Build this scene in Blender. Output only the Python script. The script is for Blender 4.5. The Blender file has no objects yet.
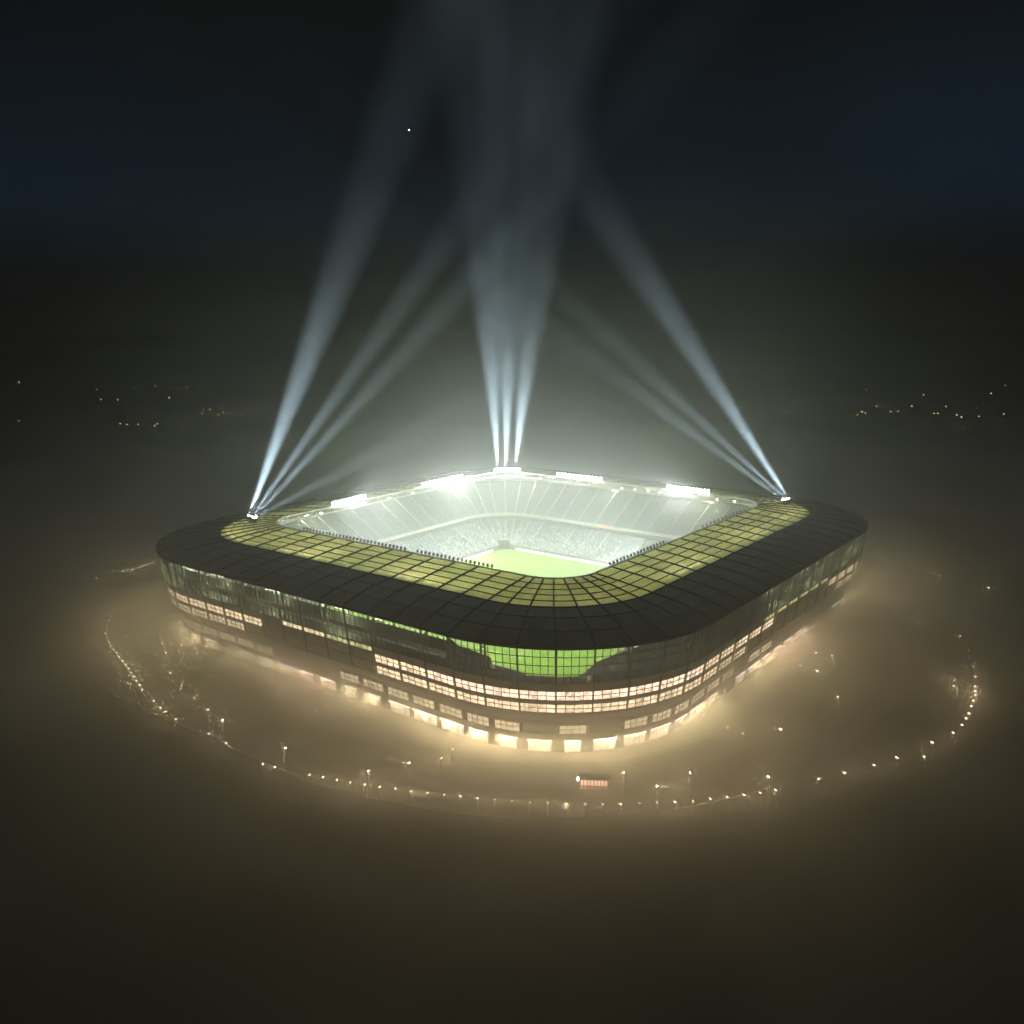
import bpy, bmesh, math, random
from mathutils import Vector, Matrix
random.seed(7)
R = math.radians
S = bpy.context.scene
COL = S.collection
GZ = 31.5                     # roof eave above the ground

# ------------------------------------------------------------------ render set-up
S.render.engine = 'CYCLES'
cy = S.cycles
cy.use_denoising = True
try: cy.denoiser = 'OPENIMAGEDENOISE'
except Exception: pass
cy.max_bounces = 8; cy.diffuse_bounces = 3; cy.glossy_bounces = 2
cy.transmission_bounces = 4; cy.volume_bounces = 3; cy.transparent_max_bounces = 12
cy.sample_clamp_indirect = 3.0
cy.use_light_tree = True
cy.caustics_reflective = False; cy.caustics_refractive = False
cy.use_adaptive_sampling = True; cy.adaptive_threshold = 0.02; cy.time_limit = 900
vs = S.view_settings
vs.view_transform = 'Standard'; vs.look = 'None'; vs.exposure = 0.0; vs.gamma = 1.0

# ------------------------------------------------------------------ camera
CAM = Vector((-283.166, -210.951, 79.730 + GZ))
YAW, PIT, FPX, ROLL = 0.655454, -0.207516, 911.83, -0.0074906
F = Vector((math.cos(PIT)*math.cos(YAW), math.cos(PIT)*math.sin(YAW), math.sin(PIT)))
R0 = Vector((math.sin(YAW), -math.cos(YAW), 0)); U0 = R0.cross(F)
RT = R0*math.cos(ROLL) + U0*math.sin(ROLL); UP = U0*math.cos(ROLL) - R0*math.sin(ROLL)
cd = bpy.data.cameras.new('camera'); cam = bpy.data.objects.new('camera', cd); COL.objects.link(cam)
m = Matrix((RT, UP, -F)).transposed().to_4x4(); m.translation = CAM
cam.matrix_world = m
cd.sensor_width = 36.0; cd.lens = 36.0*FPX/1024.0
cd.clip_start = 0.5; cd.clip_end = 40000
S.camera = cam

def ray(u, v): return F + RT*((u-512)/FPX) + UP*((512-v)/FPX)
def on_z(u, v, z):
    d = ray(u, v); return CAM + d*((z-CAM.z)/d.z)
def px(p):
    d = Vector(p)-CAM; w = d.dot(F)
    return 512+FPX*d.dot(RT)/w, 512-FPX*d.dot(UP)/w

# ------------------------------------------------------------------ materials
def mat(name, col, rough=0.7, metal=0.0, noise=0.0, scale=1.0, emit=None, es=0.0, bump=0.0):
    mt = bpy.data.materials.new(name); mt.use_nodes = True
    nt = mt.node_tree; b = nt.nodes['Principled BSDF']
    b.inputs['Base Color'].default_value = (*col, 1)
    b.inputs['Roughness'].default_value = rough; b.inputs['Metallic'].default_value = metal
    if noise or bump:
        tc = nt.nodes.new('ShaderNodeTexCoord'); n = nt.nodes.new('ShaderNodeTexNoise')
        n.inputs['Scale'].default_value = scale; n.inputs['Detail'].default_value = 6
        nt.links.new(tc.outputs['Object'], n.inputs['Vector'])
    if noise:
        mr = nt.nodes.new('ShaderNodeMapRange')
        mr.inputs['From Min'].default_value = .25; mr.inputs['From Max'].default_value = .75
        mr.inputs['To Min'].default_value = 1-noise; mr.inputs['To Max'].default_value = 1+noise
        nt.links.new(n.outputs['Fac'], mr.inputs['Value'])
        vm = nt.nodes.new('ShaderNodeVectorMath'); vm.operation = 'SCALE'
        vm.inputs[0].default_value = col
        nt.links.new(mr.outputs['Result'], vm.inputs['Scale'])
        nt.links.new(vm.outputs['Vector'], b.inputs['Base Color'])
    if bump:
        bp = nt.nodes.new('ShaderNodeBump'); bp.inputs['Strength'].default_value = bump
        nt.links.new(n.outputs['Fac'], bp.inputs['Height']); nt.links.new(bp.outputs['Normal'], b.inputs['Normal'])
    if emit:
        b.inputs['Emission Color'].default_value = (*emit, 1); b.inputs['Emission Strength'].default_value = es
    return mt

def no_sample(mt):
    mt.cycles.emission_sampling = 'NONE'; return mt

M = {}
M['asphalt'] = mat('asphalt', (.05, .049, .046), .9, noise=.35, scale=.15, bump=.1)
M['paving'] = mat('paving', (.09, .085, .072), .85, noise=.25, scale=.3)
M['earth'] = mat('earth', (.06, .058, .045), .95, noise=.4, scale=.02)
M['kerb'] = mat('kerb', (.10, .095, .085), .8, noise=.15, scale=1)
M['concrete'] = mat('concrete', (.28, .28, .26), .85, noise=.2, scale=.2)
M['dark_wall'] = mat('dark_wall', (.10, .095, .08), .7, noise=.25, scale=.25)
M['cladding'] = mat('cladding', (.42, .39, .33), .6, noise=.2, scale=.3)
M['frame'] = mat('frame', (.26, .265, .19), .5, metal=.2)
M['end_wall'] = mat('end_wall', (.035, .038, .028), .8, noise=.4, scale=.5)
M['frame_light'] = mat('frame_light', (.35, .36, .30), .5, metal=.3)
M['rib'] = mat('rib', (.03, .032, .026), .6, metal=.2)
M['white_steel'] = mat('white_steel', (.8, .8, .76), .45)
M['black_metal'] = mat('black_metal', (.02, .02, .022), .5, metal=.3)
M['grey_metal'] = mat('grey_metal', (.22, .22, .22), .45, metal=.6)
M['seats'] = mat('seats', (.26, .34, .36), .6, noise=.3, scale=.9)
M['aisle'] = mat('aisle', (.52, .55, .53), .8)
M['white_board'] = mat('white_board', (.8, .78, .8), .5, emit=(1, .93, 1), es=1.0)
M['orange_sign'] = no_sample(mat('orange_sign', (.8, .4, .25), .5, emit=(1, .45, .25), es=.8))
M['net'] = mat('net', (.8, .8, .8), .8)

# roof metal: dark sheets with fine seams and slight sheet to sheet difference
def roof_metal():
    mt = bpy.data.materials.new('dark_roof_sheet'); mt.use_nodes = True
    nt = mt.node_tree; b = nt.nodes['Principled BSDF']; L = nt.links.new
    b.inputs['Roughness'].default_value = .55; b.inputs['Metallic'].default_value = .15
    g = nt.nodes.new('ShaderNodeNewGeometry')
    tc = nt.nodes.new('ShaderNodeTexCoord'); n = nt.nodes.new('ShaderNodeTexNoise'); n.inputs['Scale'].default_value = .12
    n.inputs['Detail'].default_value = 7; L(tc.outputs['Object'], n.inputs['Vector'])
    a = nt.nodes.new('ShaderNodeMath'); a.operation = 'MULTIPLY_ADD'
    L(g.outputs['Random Per Island'], a.inputs[0]); a.inputs[1].default_value = .5; L(n.outputs['Fac'], a.inputs[2])
    cr = nt.nodes.new('ShaderNodeMapRange'); cr.inputs['From Min'].default_value = .3; cr.inputs['From Max'].default_value = 1.2
    cr.inputs['To Min'].default_value = .7; cr.inputs['To Max'].default_value = 1.3; L(a.outputs[0], cr.inputs['Value'])
    v = nt.nodes.new('ShaderNodeVectorMath'); v.operation = 'SCALE'; v.inputs[0].default_value = (.125, .138, .098)
    L(cr.outputs['Result'], v.inputs['Scale']); L(v.outputs['Vector'], b.inputs['Base Color'])
    return mt
M['roof_metal'] = roof_metal()

def roof_clear():
    mt = bpy.data.materials.new('translucent_roof_sheet'); mt.use_nodes = True
    nt = mt.node_tree; L = nt.links.new
    for n in list(nt.nodes):
        if n.type == 'BSDF_PRINCIPLED': nt.nodes.remove(n)
    out = nt.nodes['Material Output']
    g = nt.nodes.new('ShaderNodeNewGeometry')
    tc = nt.nodes.new('ShaderNodeTexCoord'); n = nt.nodes.new('ShaderNodeTexNoise'); n.inputs['Scale'].default_value = .5
    n.inputs['Detail'].default_value = 8; n.inputs['Roughness'].default_value = .7; L(tc.outputs['Object'], n.inputs['Vector'])
    a = nt.nodes.new('ShaderNodeMath'); a.operation = 'MULTIPLY_ADD'
    L(g.outputs['Random Per Island'], a.inputs[0]); a.inputs[1].default_value = .35; L(n.outputs['Fac'], a.inputs[2])
    cr = nt.nodes.new('ShaderNodeMapRange'); cr.inputs['From Min'].default_value = .3; cr.inputs['From Max'].default_value = 1.0
    cr.inputs['To Min'].default_value = .68; cr.inputs['To Max'].default_value = 1.12; L(a.outputs[0], cr.inputs['Value'])
    v = nt.nodes.new('ShaderNodeVectorMath'); v.operation = 'SCALE'; v.inputs[0].default_value = (1.0, .90, .45)
    L(cr.outputs['Result'], v.inputs['Scale'])
    t = nt.nodes.new('ShaderNodeBsdfTranslucent'); L(v.outputs['Vector'], t.inputs['Color'])
    d = nt.nodes.new('ShaderNodeBsdfDiffuse'); L(v.outputs['Vector'], d.inputs['Color'])
    mx = nt.nodes.new('ShaderNodeMixShader'); mx.inputs[0].default_value = .12
    L(t.outputs[0], mx.inputs[1]); L(d.outputs[0], mx.inputs[2])
    tr = nt.nodes.new('ShaderNodeBsdfTransparent'); tr.inputs['Color'].default_value = (.8, .85, .5, 1)
    m2 = nt.nodes.new('ShaderNodeMixShader'); m2.inputs[0].default_value = .10
    L(mx.outputs[0], m2.inputs[1]); L(tr.outputs[0], m2.inputs[2])
    L(m2.outputs[0], out.inputs['Surface'])
    return mt
M['roof_clear'] = roof_clear()

def glass():
    mt = bpy.data.materials.new('facade_glass'); mt.use_nodes = True
    nt = mt.node_tree; L = nt.links.new
    for n in list(nt.nodes):
        if n.type == 'BSDF_PRINCIPLED': nt.nodes.remove(n)
    out = nt.nodes['Material Output']
    tr = nt.nodes.new('ShaderNodeBsdfTransparent'); tr.inputs['Color'].default_value = (.92, .95, .90, 1)
    gl = nt.nodes.new('ShaderNodeBsdfGlossy'); gl.inputs['Roughness'].default_value = .15; gl.inputs['Color'].default_value = (.8, .8, .8, 1)
    mx = nt.nodes.new('ShaderNodeMixShader'); mx.inputs[0].default_value = .07
    L(tr.outputs[0], mx.inputs[1]); L(gl.outputs[0], mx.inputs[2]); L(mx.outputs[0], out.inputs['Surface'])
    return mt
M['glass'] = glass()

def lit(name, col, es, lo=.3, hi=1.35, scale=1.1, sample=False):
    """a lit room seen through a window: brightness differs from spot to spot with what stands inside"""
    mt = bpy.data.materials.new(name); mt.use_nodes = True
    nt = mt.node_tree; L = nt.links.new; b = nt.nodes['Principled BSDF']
    b.inputs['Base Color'].default_value = (.3, .27, .22, 1); b.inputs['Roughness'].default_value = .3
    tc = nt.nodes.new('ShaderNodeTexCoord'); n = nt.nodes.new('ShaderNodeTexNoise'); n.inputs['Scale'].default_value = scale
    n.inputs['Detail'].default_value = 5; n.inputs['Roughness'].default_value = .65; L(tc.outputs['Object'], n.inputs['Vector'])
    cr = nt.nodes.new('ShaderNodeMapRange'); cr.inputs['From Min'].default_value = .35; cr.inputs['From Max'].default_value = .65
    cr.inputs['To Min'].default_value = lo*es; cr.inputs['To Max'].default_value = hi*es
    g = nt.nodes.new('ShaderNodeNewGeometry'); ma = nt.nodes.new('ShaderNodeMath'); ma.operation = 'MULTIPLY_ADD'
    L(g.outputs['Random Per Island'], ma.inputs[0]); ma.inputs[1].default_value = .22
    sb = nt.nodes.new('ShaderNodeMath'); sb.operation = 'SUBTRACT'; L(n.outputs['Fac'], sb.inputs[0]); sb.inputs[1].default_value = .11
    L(sb.outputs[0], ma.inputs[2]); L(ma.outputs[0], cr.inputs['Value'])
    b.inputs['Emission Color'].default_value = (*col, 1); L(cr.outputs['Result'], b.inputs['Emission Strength'])
    if not sample: no_sample(mt)
    return mt
WIN = 2.0
M['win_warm'] = lit('lit_window', (1, .74, .47), WIN*1.0, sample=True)
M['win_peach'] = lit('lit_window_peach', (1, .70, .50), WIN*1.15, sample=True)
M['win_dim'] = lit('lit_window_dim', (.98, .76, .46), WIN*.8)
M['win_yellow'] = lit('lit_window_yellow', (.85, .80, .38), WIN*.5)
M['door_lit'] = lit('lit_doorway', (1, .80, .58), WIN*.95, .5, 1.25)
M['door_pink'] = lit('lit_doorway_pink', (1, .62, .45), WIN*.85, .5, 1.2)
M['door_dim'] = lit('lit_doorway_dim', (1, .78, .5), WIN*.5)
M['strip'] = no_sample(mat('white_strip_lamp', (.8, .8, .8), .4, emit=(1, .9, .78), es=6))
M['purple'] = no_sample(mat('purple_sign', (.3, .2, .6), .4, emit=(.45, .38, 1), es=4))
M['lamp_lens'] = no_sample(mat('warm_lamp_lens', (.8, .8, .8), .3, emit=(1, .74, .46), es=22))
M['lamp_white'] = no_sample(mat('white_lamp_lens', (.8, .8, .8), .3, emit=(1, .9, .78), es=40))
M['lamp_far'] = no_sample(mat('amber_far_lamp', (.8, .6, .3), .3, emit=(1, .52, .18), es=9))
M['lamp_far_white'] = no_sample(mat('white_far_lamp', (.8, .6, .3), .3, emit=(1, .75, .5), es=6))
M['flood_lens'] = no_sample(mat('floodlight_lens', (.9, .9, .9), .2, emit=(.96, 1, .98), es=70))
M['search_lens'] = no_sample(mat('searchlight_lens', (.9, .9, .9), .2, emit=(.93, .95, 1), es=80))
M['conc_fill_lens'] = no_sample(mat('concourse_fill_lens', (.9, .9, .9), .3, emit=(.95, 1, .62), es=4))  # glow of the added concourse fill lamps
M['small_lens'] = no_sample(mat('small_edge_lamp', (.9, .9, .9), .2, emit=(.95, 1, .8), es=4))

def pitch_mat():
    mt = bpy.data.materials.new('turf'); mt.use_nodes = True
    nt = mt.node_tree; L = nt.links.new; b = nt.nodes['Principled BSDF']; b.inputs['Roughness'].default_value = .9
    tc = nt.nodes.new('ShaderNodeTexCoord'); w = nt.nodes.new('ShaderNodeTexWave'); w.inputs['Scale'].default_value = .057
    w.wave_profile = 'SIN'; L(tc.outputs['Object'], w.inputs['Vector'])
    n = nt.nodes.new('ShaderNodeTexNoise'); n.inputs['Scale'].default_value = .6; n.inputs['Detail'].default_value = 8; L(tc.outputs['Object'], n.inputs['Vector'])
    a = nt.nodes.new('ShaderNodeMath'); a.operation = 'MULTIPLY_ADD'; L(w.outputs['Fac'], a.inputs[0]); a.inputs[1].default_value = .35; L(n.outputs['Fac'], a.inputs[2])
    cr = nt.nodes.new('ShaderNodeMapRange'); cr.inputs['From Max'].default_value = 1.3; cr.inputs['To Min'].default_value = .8; cr.inputs['To Max'].default_value = 1.25
    L(a.outputs[0], cr.inputs['Value'])
    v = nt.nodes.new('ShaderNodeVectorMath'); v.operation = 'SCALE'; v.inputs[0].default_value = (.25, .43, .032)
    L(cr.outputs['Result'], v.inputs['Scale']); L(v.outputs['Vector'], b.inputs['Base Color'])
    return mt
M['turf'] = pitch_mat()

# ------------------------------------------------------------------ mesh helper
class MB:
    def __init__(s): s.v = []; s.f = []
    def quad(s, a, b, c, d):
        i = len(s.v); s.v += [tuple(a), tuple(b), tuple(c), tuple(d)]; s.f.append((i, i+1, i+2, i+3))
    def hexa(s, P):                     # 8 points: bottom loop 0-3, top loop 4-7
        i = len(s.v); s.v += [tuple(p) for p in P]
        for q in ((3, 2, 1, 0), (4, 5, 6, 7), (0, 1, 5, 4), (1, 2, 6, 5), (2, 3, 7, 6), (3, 0, 4, 7)):
            s.f.append(tuple(i+k for k in q))
    def box(s, x0, y0, z0, x1, y1, z1):
        s.hexa([(x0, y0, z0), (x1, y0, z0), (x1, y1, z0), (x0, y1, z0), (x0, y0, z1), (x1, y0, z1), (x1, y1, z1), (x0, y1, z1)])
    def bar(s, a, b, w, h, up=(0, 0, 1)):   # rectangular bar a-b, width w, height h
        a = Vector(a); b = Vector(b); d = (b-a).normalized(); up = Vector(up)
        x = d.cross(up)
        if x.length < 1e-4: x = d.cross(Vector((1, 0, 0)))
        x.normalize(); y = x.cross(d).normalized()
        x = x*(w/2); y = y*(h/2)
        s.hexa([a-x-y, a+x-y, a+x+y, a-x+y, b-x-y, b+x-y, b+x+y, b-x+y])
    def tube(s, a, b, r0, r1, n=8, cap=True):
        a = Vector(a); b = Vector(b); d = (b-a).normalized()
        x = d.orthogonal().normalized(); y = d.cross(x)
        i = len(s.v)
        for p, r in ((a, r0), (b, r1)):
            for k in range(n):
                t = 2*math.pi*k/n; s.v.append(tuple(p+x*(r*math.cos(t))+y*(r*math.sin(t))))
        for k in range(n):
            k2 = (k+1) % n; s.f.append((i+k, i+k2, i+n+k2, i+n+k))
        if cap:
            s.f.append(tuple(i+k for k in reversed(range(n)))); s.f.append(tuple(i+n+k for k in range(n)))
    def loft(s, A, B, closed=False):
        i = len(s.v); n = len(A); s.v += [tuple(p) for p in A]+[tuple(p) for p in B]
        for k in range(n if closed else n-1):
            k2 = (k+1) % n; s.f.append((i+k, i+k2, i+n+k2, i+n+k))
    def build(s, name, m, parent=None, smooth=False):
        me = bpy.data.meshes.new(name); me.from_pydata(s.v, [], s.f); me.update()
        me.materials.append(m)
        if smooth: me.polygons.foreach_set('use_smooth', [True]*len(me.polygons))
        o = bpy.data.objects.new(name, me); COL.objects.link(o)
        if parent: o.parent = parent
        return o
def tag(o, label=None, cat=None, group=None, kind=None):
    if label: o['label'] = label
    if cat: o['category'] = cat
    if group: o['group'] = group
    if kind: o['kind'] = kind
    return o
def empty(name, loc=(0, 0, 0), rz=0, **k):
    o = bpy.data.objects.new(name, None); COL.objects.link(o); o.location = loc; o.rotation_euler = (0, 0, rz)
    return tag(o, **k)
def copy_tree(o, parent=None):
    c = o.copy(); COL.objects.link(c)
    if parent: c.parent = parent
    for ch in list(o.children): copy_tree(ch, c)
    return c
def area(name, loc, direction, sx, sy, W, col, parent=None, spread=180):
    l = bpy.data.lights.new(name, 'AREA'); l.shape = 'RECTANGLE'; l.size = sx; l.size_y = sy; l.energy = W; l.color = col
    l.spread = R(spread)
    o = bpy.data.objects.new(name, l); COL.objects.link(o); o.location = loc
    o.rotation_euler = Vector(direction).to_track_quat('-Z', 'Y').to_euler()
    if parent: o.parent = parent
    return o

# ------------------------------------------------------------------ plan curves of the stadium
HA, HB, HR = 115.0, 111.06, 50.70
SEG = [('s', 12), ('c', 8), ('s', 13), ('c', 8), ('s', 12), ('c', 8), ('s', 13), ('c', 8)]
NB = sum(n for _, n in SEG)          # 82 bays
CORN = [(1, 1), (-1, 1), (-1, -1), (1, -1)]
def pt(a, b, r, t, z=0.0):
    """point at bay parameter t on the rounded rectangle a x b with corner radius r"""
    t = t % NB; k = 0
    for k, (ty, n) in enumerate(SEG):
        if t <= n: break
        t -= n
    u = t/n; q = k//2
    if ty == 's':
        if q == 0: p = (a, -(b-r)+2*(b-r)*u)
        elif q == 1: p = ((a-r)-2*(a-r)*u, b)
        elif q == 2: p = (-a, (b-r)-2*(b-r)*u)
        else: p = (-(a-r)+2*(a-r)*u, -b)
    else:
        sx, sy = CORN[q]; an = R(90*q+90*u)
        p = (sx*(a-r)+r*math.cos(an), sy*(b-r)+r*math.sin(an))
    return Vector((p[0], p[1], z))
def fac(t, d, z): return pt(HA-d, HB-d, HR-d, t, z)
def nrm(t):
    e = .01; d = fac(t+e, 0, 0)-fac(t-e, 0, 0); return Vector((d.y, -d.x, 0)).normalized()
def ring(a, b, r, z, sub=4): return [pt(a, b, r, i/sub, z) for i in range(NB*sub)]
# the three roof curves
OUT = (HA, HB, HR); ZO = GZ
BND = (HA-20.96, HB-20.96, 33.34); ZB = GZ+3.19
INN = (HA-40.71, HB-40.71, 15.16); ZI = GZ+5.18
def roofpt(t, u, dz=0.0):
    """u: 0 eave .. 1 clear-sheet line .. 2 opening"""
    A, B, za, zb = (OUT, BND, ZO, ZB) if u <= 1 else (BND, INN, ZB, ZI)
    w = u if u <= 1 else u-1
    p = pt(*A, t, za)*(1-w) + pt(*B, t, zb)*w
    p.z += dz + (0.7*math.sin(math.pi*w) if u <= 1 else .15*math.sin(math.pi*w))
    return p

stadium = empty('stadium', (0, 0, 0), label='large rounded square football stadium glowing through the fog in the middle', cat='stadium')

# ---- roof
mb = MB()
for i in range(NB):
    for j in range(3):
        for s in range(4):
            a, b = i+s/4, i+(s+1)/4
            g = .03 if s == 0 else 0; h = .03 if s == 3 else 0
            u0, u1 = j/3+.003, (j+1)/3-.003
            mb.quad(roofpt(a+g*.3, u0), roofpt(b-h*.3, u0), roofpt(b-h*.3, u1), roofpt(a+g*.3, u1))
o = mb.build('dark_roof', M['roof_metal'], stadium, True)
mb = MB()
mb.loft([roofpt(i/4, 0, -.6) for i in range(NB*4)], [roofpt(i/4, 1, -.9) for i in range(NB*4)], True)
mb.build('roof_ceiling', M['dark_wall'], stadium)
mb = MB()
for i in range(NB):
    for j in range(5):
        u0, u1 = 1+j/5+.004, 1+(j+1)/5-.004
        base = len(mb.v)
        for s in range(5):
            t = i+s/4+(.02 if s == 0 else -.02 if s == 4 else 0)
            mb.v += [tuple(roofpt(t, u0)), tuple(roofpt(t, u1))]
        for s in range(4): mb.f.append((base+2*s, base+2*s+2, base+2*s+3, base+2*s+1))
mb.build('translucent_roof', M['roof_clear'], stadium)
for i in range(NB):
    mb = MB(); w = .42
    for u0, u1 in ((0, .33), (.33, .66), (.66, 1)):
        mb.bar(roofpt(i, u0, .12), roofpt(i, u1, .12), w, .5)
    mb.bar(roofpt(i, 1.0, .05), roofpt(i, 1.5, .05), .4, .6); mb.bar(roofpt(i, 1.5, .05), roofpt(i, 2.0, .05), .4, .6)
    mb.build('rib', M['rib'], stadium)
for u, w, h in ((.333, .08, .25), (.667, .08, .25), (1.0, .4, .4), (1.2, .18, .3), (1.4, .18, .3), (1.6, .18, .3), (1.8, .18, .3)):
    mb = MB()
    for i in range(NB*4): mb.bar(roofpt(i/4, u, .06), roofpt((i+1)/4, u, .06), w, h)
    mb.build('purlin', M['rib'], stadium)
def band(name, m, f0, f1, thick_in=0.25):
    """closed ring with a vertical-ish section between curves f0 (bottom) and f1 (top)"""
    mb = MB(); n = NB*4
    A = [f0(i/4) for i in range(n)]; B = [f1(i/4) for i in range(n)]
    ins = [nrm(i/4)*-thick_in for i in range(n)]
    A2 = [p+q for p, q in zip(A, ins)]; B2 = [p+q for p, q in zip(B, ins)]
    mb.loft(A, B, True); mb.loft(B, B2, True); mb.loft(B2, A2, True); mb.loft(A2, A, True)
    return mb.build(name, m, stadium)
band('eave_fascia', M['rib'], lambda t: fac(t, -.15, GZ-.7), lambda t: fac(t, -.15, GZ+.12))
# white lattice ring around the opening: two chords and the struts between
mb = MB()
ina, inb, inr = INN
for i in range(NB*4):
    for z, w in ((ZI+.35, .5), (ZI-1.9, .4)):
        mb.bar(pt(ina-.1, inb-.1, inr-.1, i/4, z), pt(ina-.1, inb-.1, inr-.1, (i+1)/4, z), w, w)
for i in range(NB*2):
    mb.bar(pt(ina-.1, inb-.1, inr-.1, i/2, ZI-1.9), pt(ina-.1, inb-.1, inr-.1, (i+(1 if i % 2 else -1)*.5)/2, ZI+.3), .18, .18)
mb.build('inner_truss', M['white_steel'], stadium)
# roof trusses under every second rib
for i in range(0, NB, 2):
    mb = MB(); a = roofpt(i, 2, -.4); b = roofpt(i, .25, -.9); c = roofpt(i, 2, -2.0); d = roofpt(i, .6, -5.0)
    mb.bar(c, d, .35, .35); mb.bar(d, roofpt(i, .1, -3), .4, .4)
    for u in (1.7, 1.3, .95): 
        k = (2-u)/1.4; q = c.lerp(d, k); mb.bar(q, roofpt(i, u+.12, -.3), .16, .16); mb.bar(q, roofpt(i, u-.12, -.3), .16, .16)
    mb.build('roof_truss', M['frame_light'], stadium)

# ---- stands: stepped terraces between the field edge and the facade, the near corner left open
FA, FB, FR = 64.5, 61.5, 6.0
def stand(t, w, z):          # w: metres back from the front row
    k = min(1, w/45.0)
    return pt(FA+w, FB+w*(107-61.5)/(109.5-64.5), FR+(45-FR)*k, t, z)
GAP0, GAP1 = 12+8+13+8+12 - .8, 12+8+13+8+12+8 + .9     # the open near corner (bays 53..61)
def tees(sub=3):
    ts = [GAP1 + i/sub for i in range(int((NB-(GAP1-GAP0))*sub)+1)]
    ts[-1] = GAP0+NB
    return ts
TS = tees()
def terrace(name, w0, z0, w1, z1, rows):
    mb = MB(); prof = []
    for r in range(rows):
        wa = w0+(w1-w0)*r/rows; wb = w0+(w1-w0)*(r+1)/rows; z = z0+(z1-z0)*r/rows; zn = z0+(z1-z0)*(r+1)/rows
        prof += [(wa, z), (wb, z)]
    prof.append((w1, z1))
    L = [[stand(t, w, z) for t in TS] for w, z in prof]
    for A, B in zip(L[:-1], L[1:]): mb.loft(A, B)
    return mb.build(name, M['seats'], stadium)
LW0, LZ0, LW1, LZ1 = 1.0, 1.2, 20.0, 10.2
UW0, UZ0, UW1, UZ1 = 21.5, 13.0, 43.5, 25.6
terrace('lower_tier', LW0, LZ0, LW1, LZ1, 24)
terrace('upper_tier', UW0, UZ0, UW1, UZ1, 28)
def sheet(name, m, prof, ts=TS):
    mb = MB(); L = [[stand(t, w, z) for t in ts] for w, z in prof]
    for A, B in zip(L[:-1], L[1:]): mb.loft(A, B)
    return mb.build(name, m, stadium)
sheet('front_wall', M['concrete'], [(.6, 0), (.6, 1.9), (.95, 1.9), (.95, 1.2)])
sheet('balcony_parapet', M['white_steel'], [(20.9, 12.2), (20.9, 13.7), (21.3, 13.7), (21.3, 13.0)])
sheet('walkway', M['concrete'], [(20.0, 10.2), (24.0, 10.21)])
sheet('underside', M['concrete'], [(20.9, 11.6), (24, 11.8), (43.6, 23.2), (43.6, 26.4), (43.5, 26.4), (43.5, 25.6)])
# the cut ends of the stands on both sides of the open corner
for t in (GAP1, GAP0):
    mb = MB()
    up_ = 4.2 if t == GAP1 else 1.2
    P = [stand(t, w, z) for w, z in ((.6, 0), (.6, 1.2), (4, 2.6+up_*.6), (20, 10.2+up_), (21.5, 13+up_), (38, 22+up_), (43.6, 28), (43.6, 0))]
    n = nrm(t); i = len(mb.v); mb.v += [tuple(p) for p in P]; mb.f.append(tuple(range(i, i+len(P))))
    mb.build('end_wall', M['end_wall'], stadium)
# aisles
for i in range(0, NB*2):
    t = i*.5+.25
    tt = t if t >= GAP1 else t+NB
    if not (GAP1+.3 < tt < GAP0+NB-.3) or i % 2: continue
    mb = MB()
    for (w0, z0, w1, z1) in ((LW0, LZ0, LW1, LZ1), (UW0, UZ0, UW1, UZ1)):
        a0 = stand(t, w0, z0+.42); a1 = stand(t, w1, z1+.42)
        mb.bar(a0, a1, .75, .3)
    mb.build('aisle', M['aisle'], stadium)
# mouth of the players' tunnel in the far corner
tc_ = 16.0
mb = MB(); p = stand(tc_, .2, 0); n = nrm(tc_); s_ = Vector((-n.y, n.x, 0))
def obox(mb, c, ax, ay, hx, hy, z0, z1):
    P = []
    for z in (z0, z1):
        for sx, sy in ((-1, -1), (1, -1), (1, 1), (-1, 1)):
            q = c+ax*(sx*hx)+ay*(sy*hy); P.append((q.x, q.y, z))
    mb.hexa(P)
obox(mb, p+n*2.2, s_, n, 2.6, 2.4, 0.05, 3.0)
obox(mb, p+n*5, s_, n, 3.0, 3.2, 3.0, 3.5)
mb.build('players_tunnel', M['dark_wall'], stadium)
# orange sign on the parapet of the far right stand
mb = MB()
for k in range(8):
    a = stand(8.0-k*.1, 20.8, 13.0); b = stand(8.0-(k+1)*.1, 20.8, 13.0); mb.bar(a, b, .15, 1.3)
mb.build('parapet_sign', M['orange_sign'], stadium)

# pitch
mb = MB(); mb.box(-63.6, -60.6, -.2, 63.6, 60.6, .06); tag(mb.build('pitch', M['turf']), kind='structure')
mb = MB(); z = .066
def line(x0, y0, x1, y1, w=.14):
    if abs(x1-x0) > abs(y1-y0): mb.quad((x0, y0-w, z), (x1, y0-w, z), (x1, y0+w, z), (x0, y0+w, z))
    else: mb.quad((x0-w, y0, z), (x0+w, y0, z), (x0+w, y1, z), (x0-w, y1, z))
for s in (-1, 1):
    line(-52.5, 34*s, 52.5, 34*s); line(52.5*s, -34, 52.5*s, 34)
    line(36*s, -20.15, 36*s, 20.15); line(47*s, -9.16, 47*s, 9.16)
    for q in (-1, 1):
        line(min(36*s, 52.5*s), 20.15*q, max(36*s, 52.5*s), 20.15*q); line(min(47*s, 52.5*s), 9.16*q, max(47*s, 52.5*s), 9.16*q)
z = .07
line(0, -34, 0, 34)
tag(mb.build('pitch_markings', M['net']), kind='structure')
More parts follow.
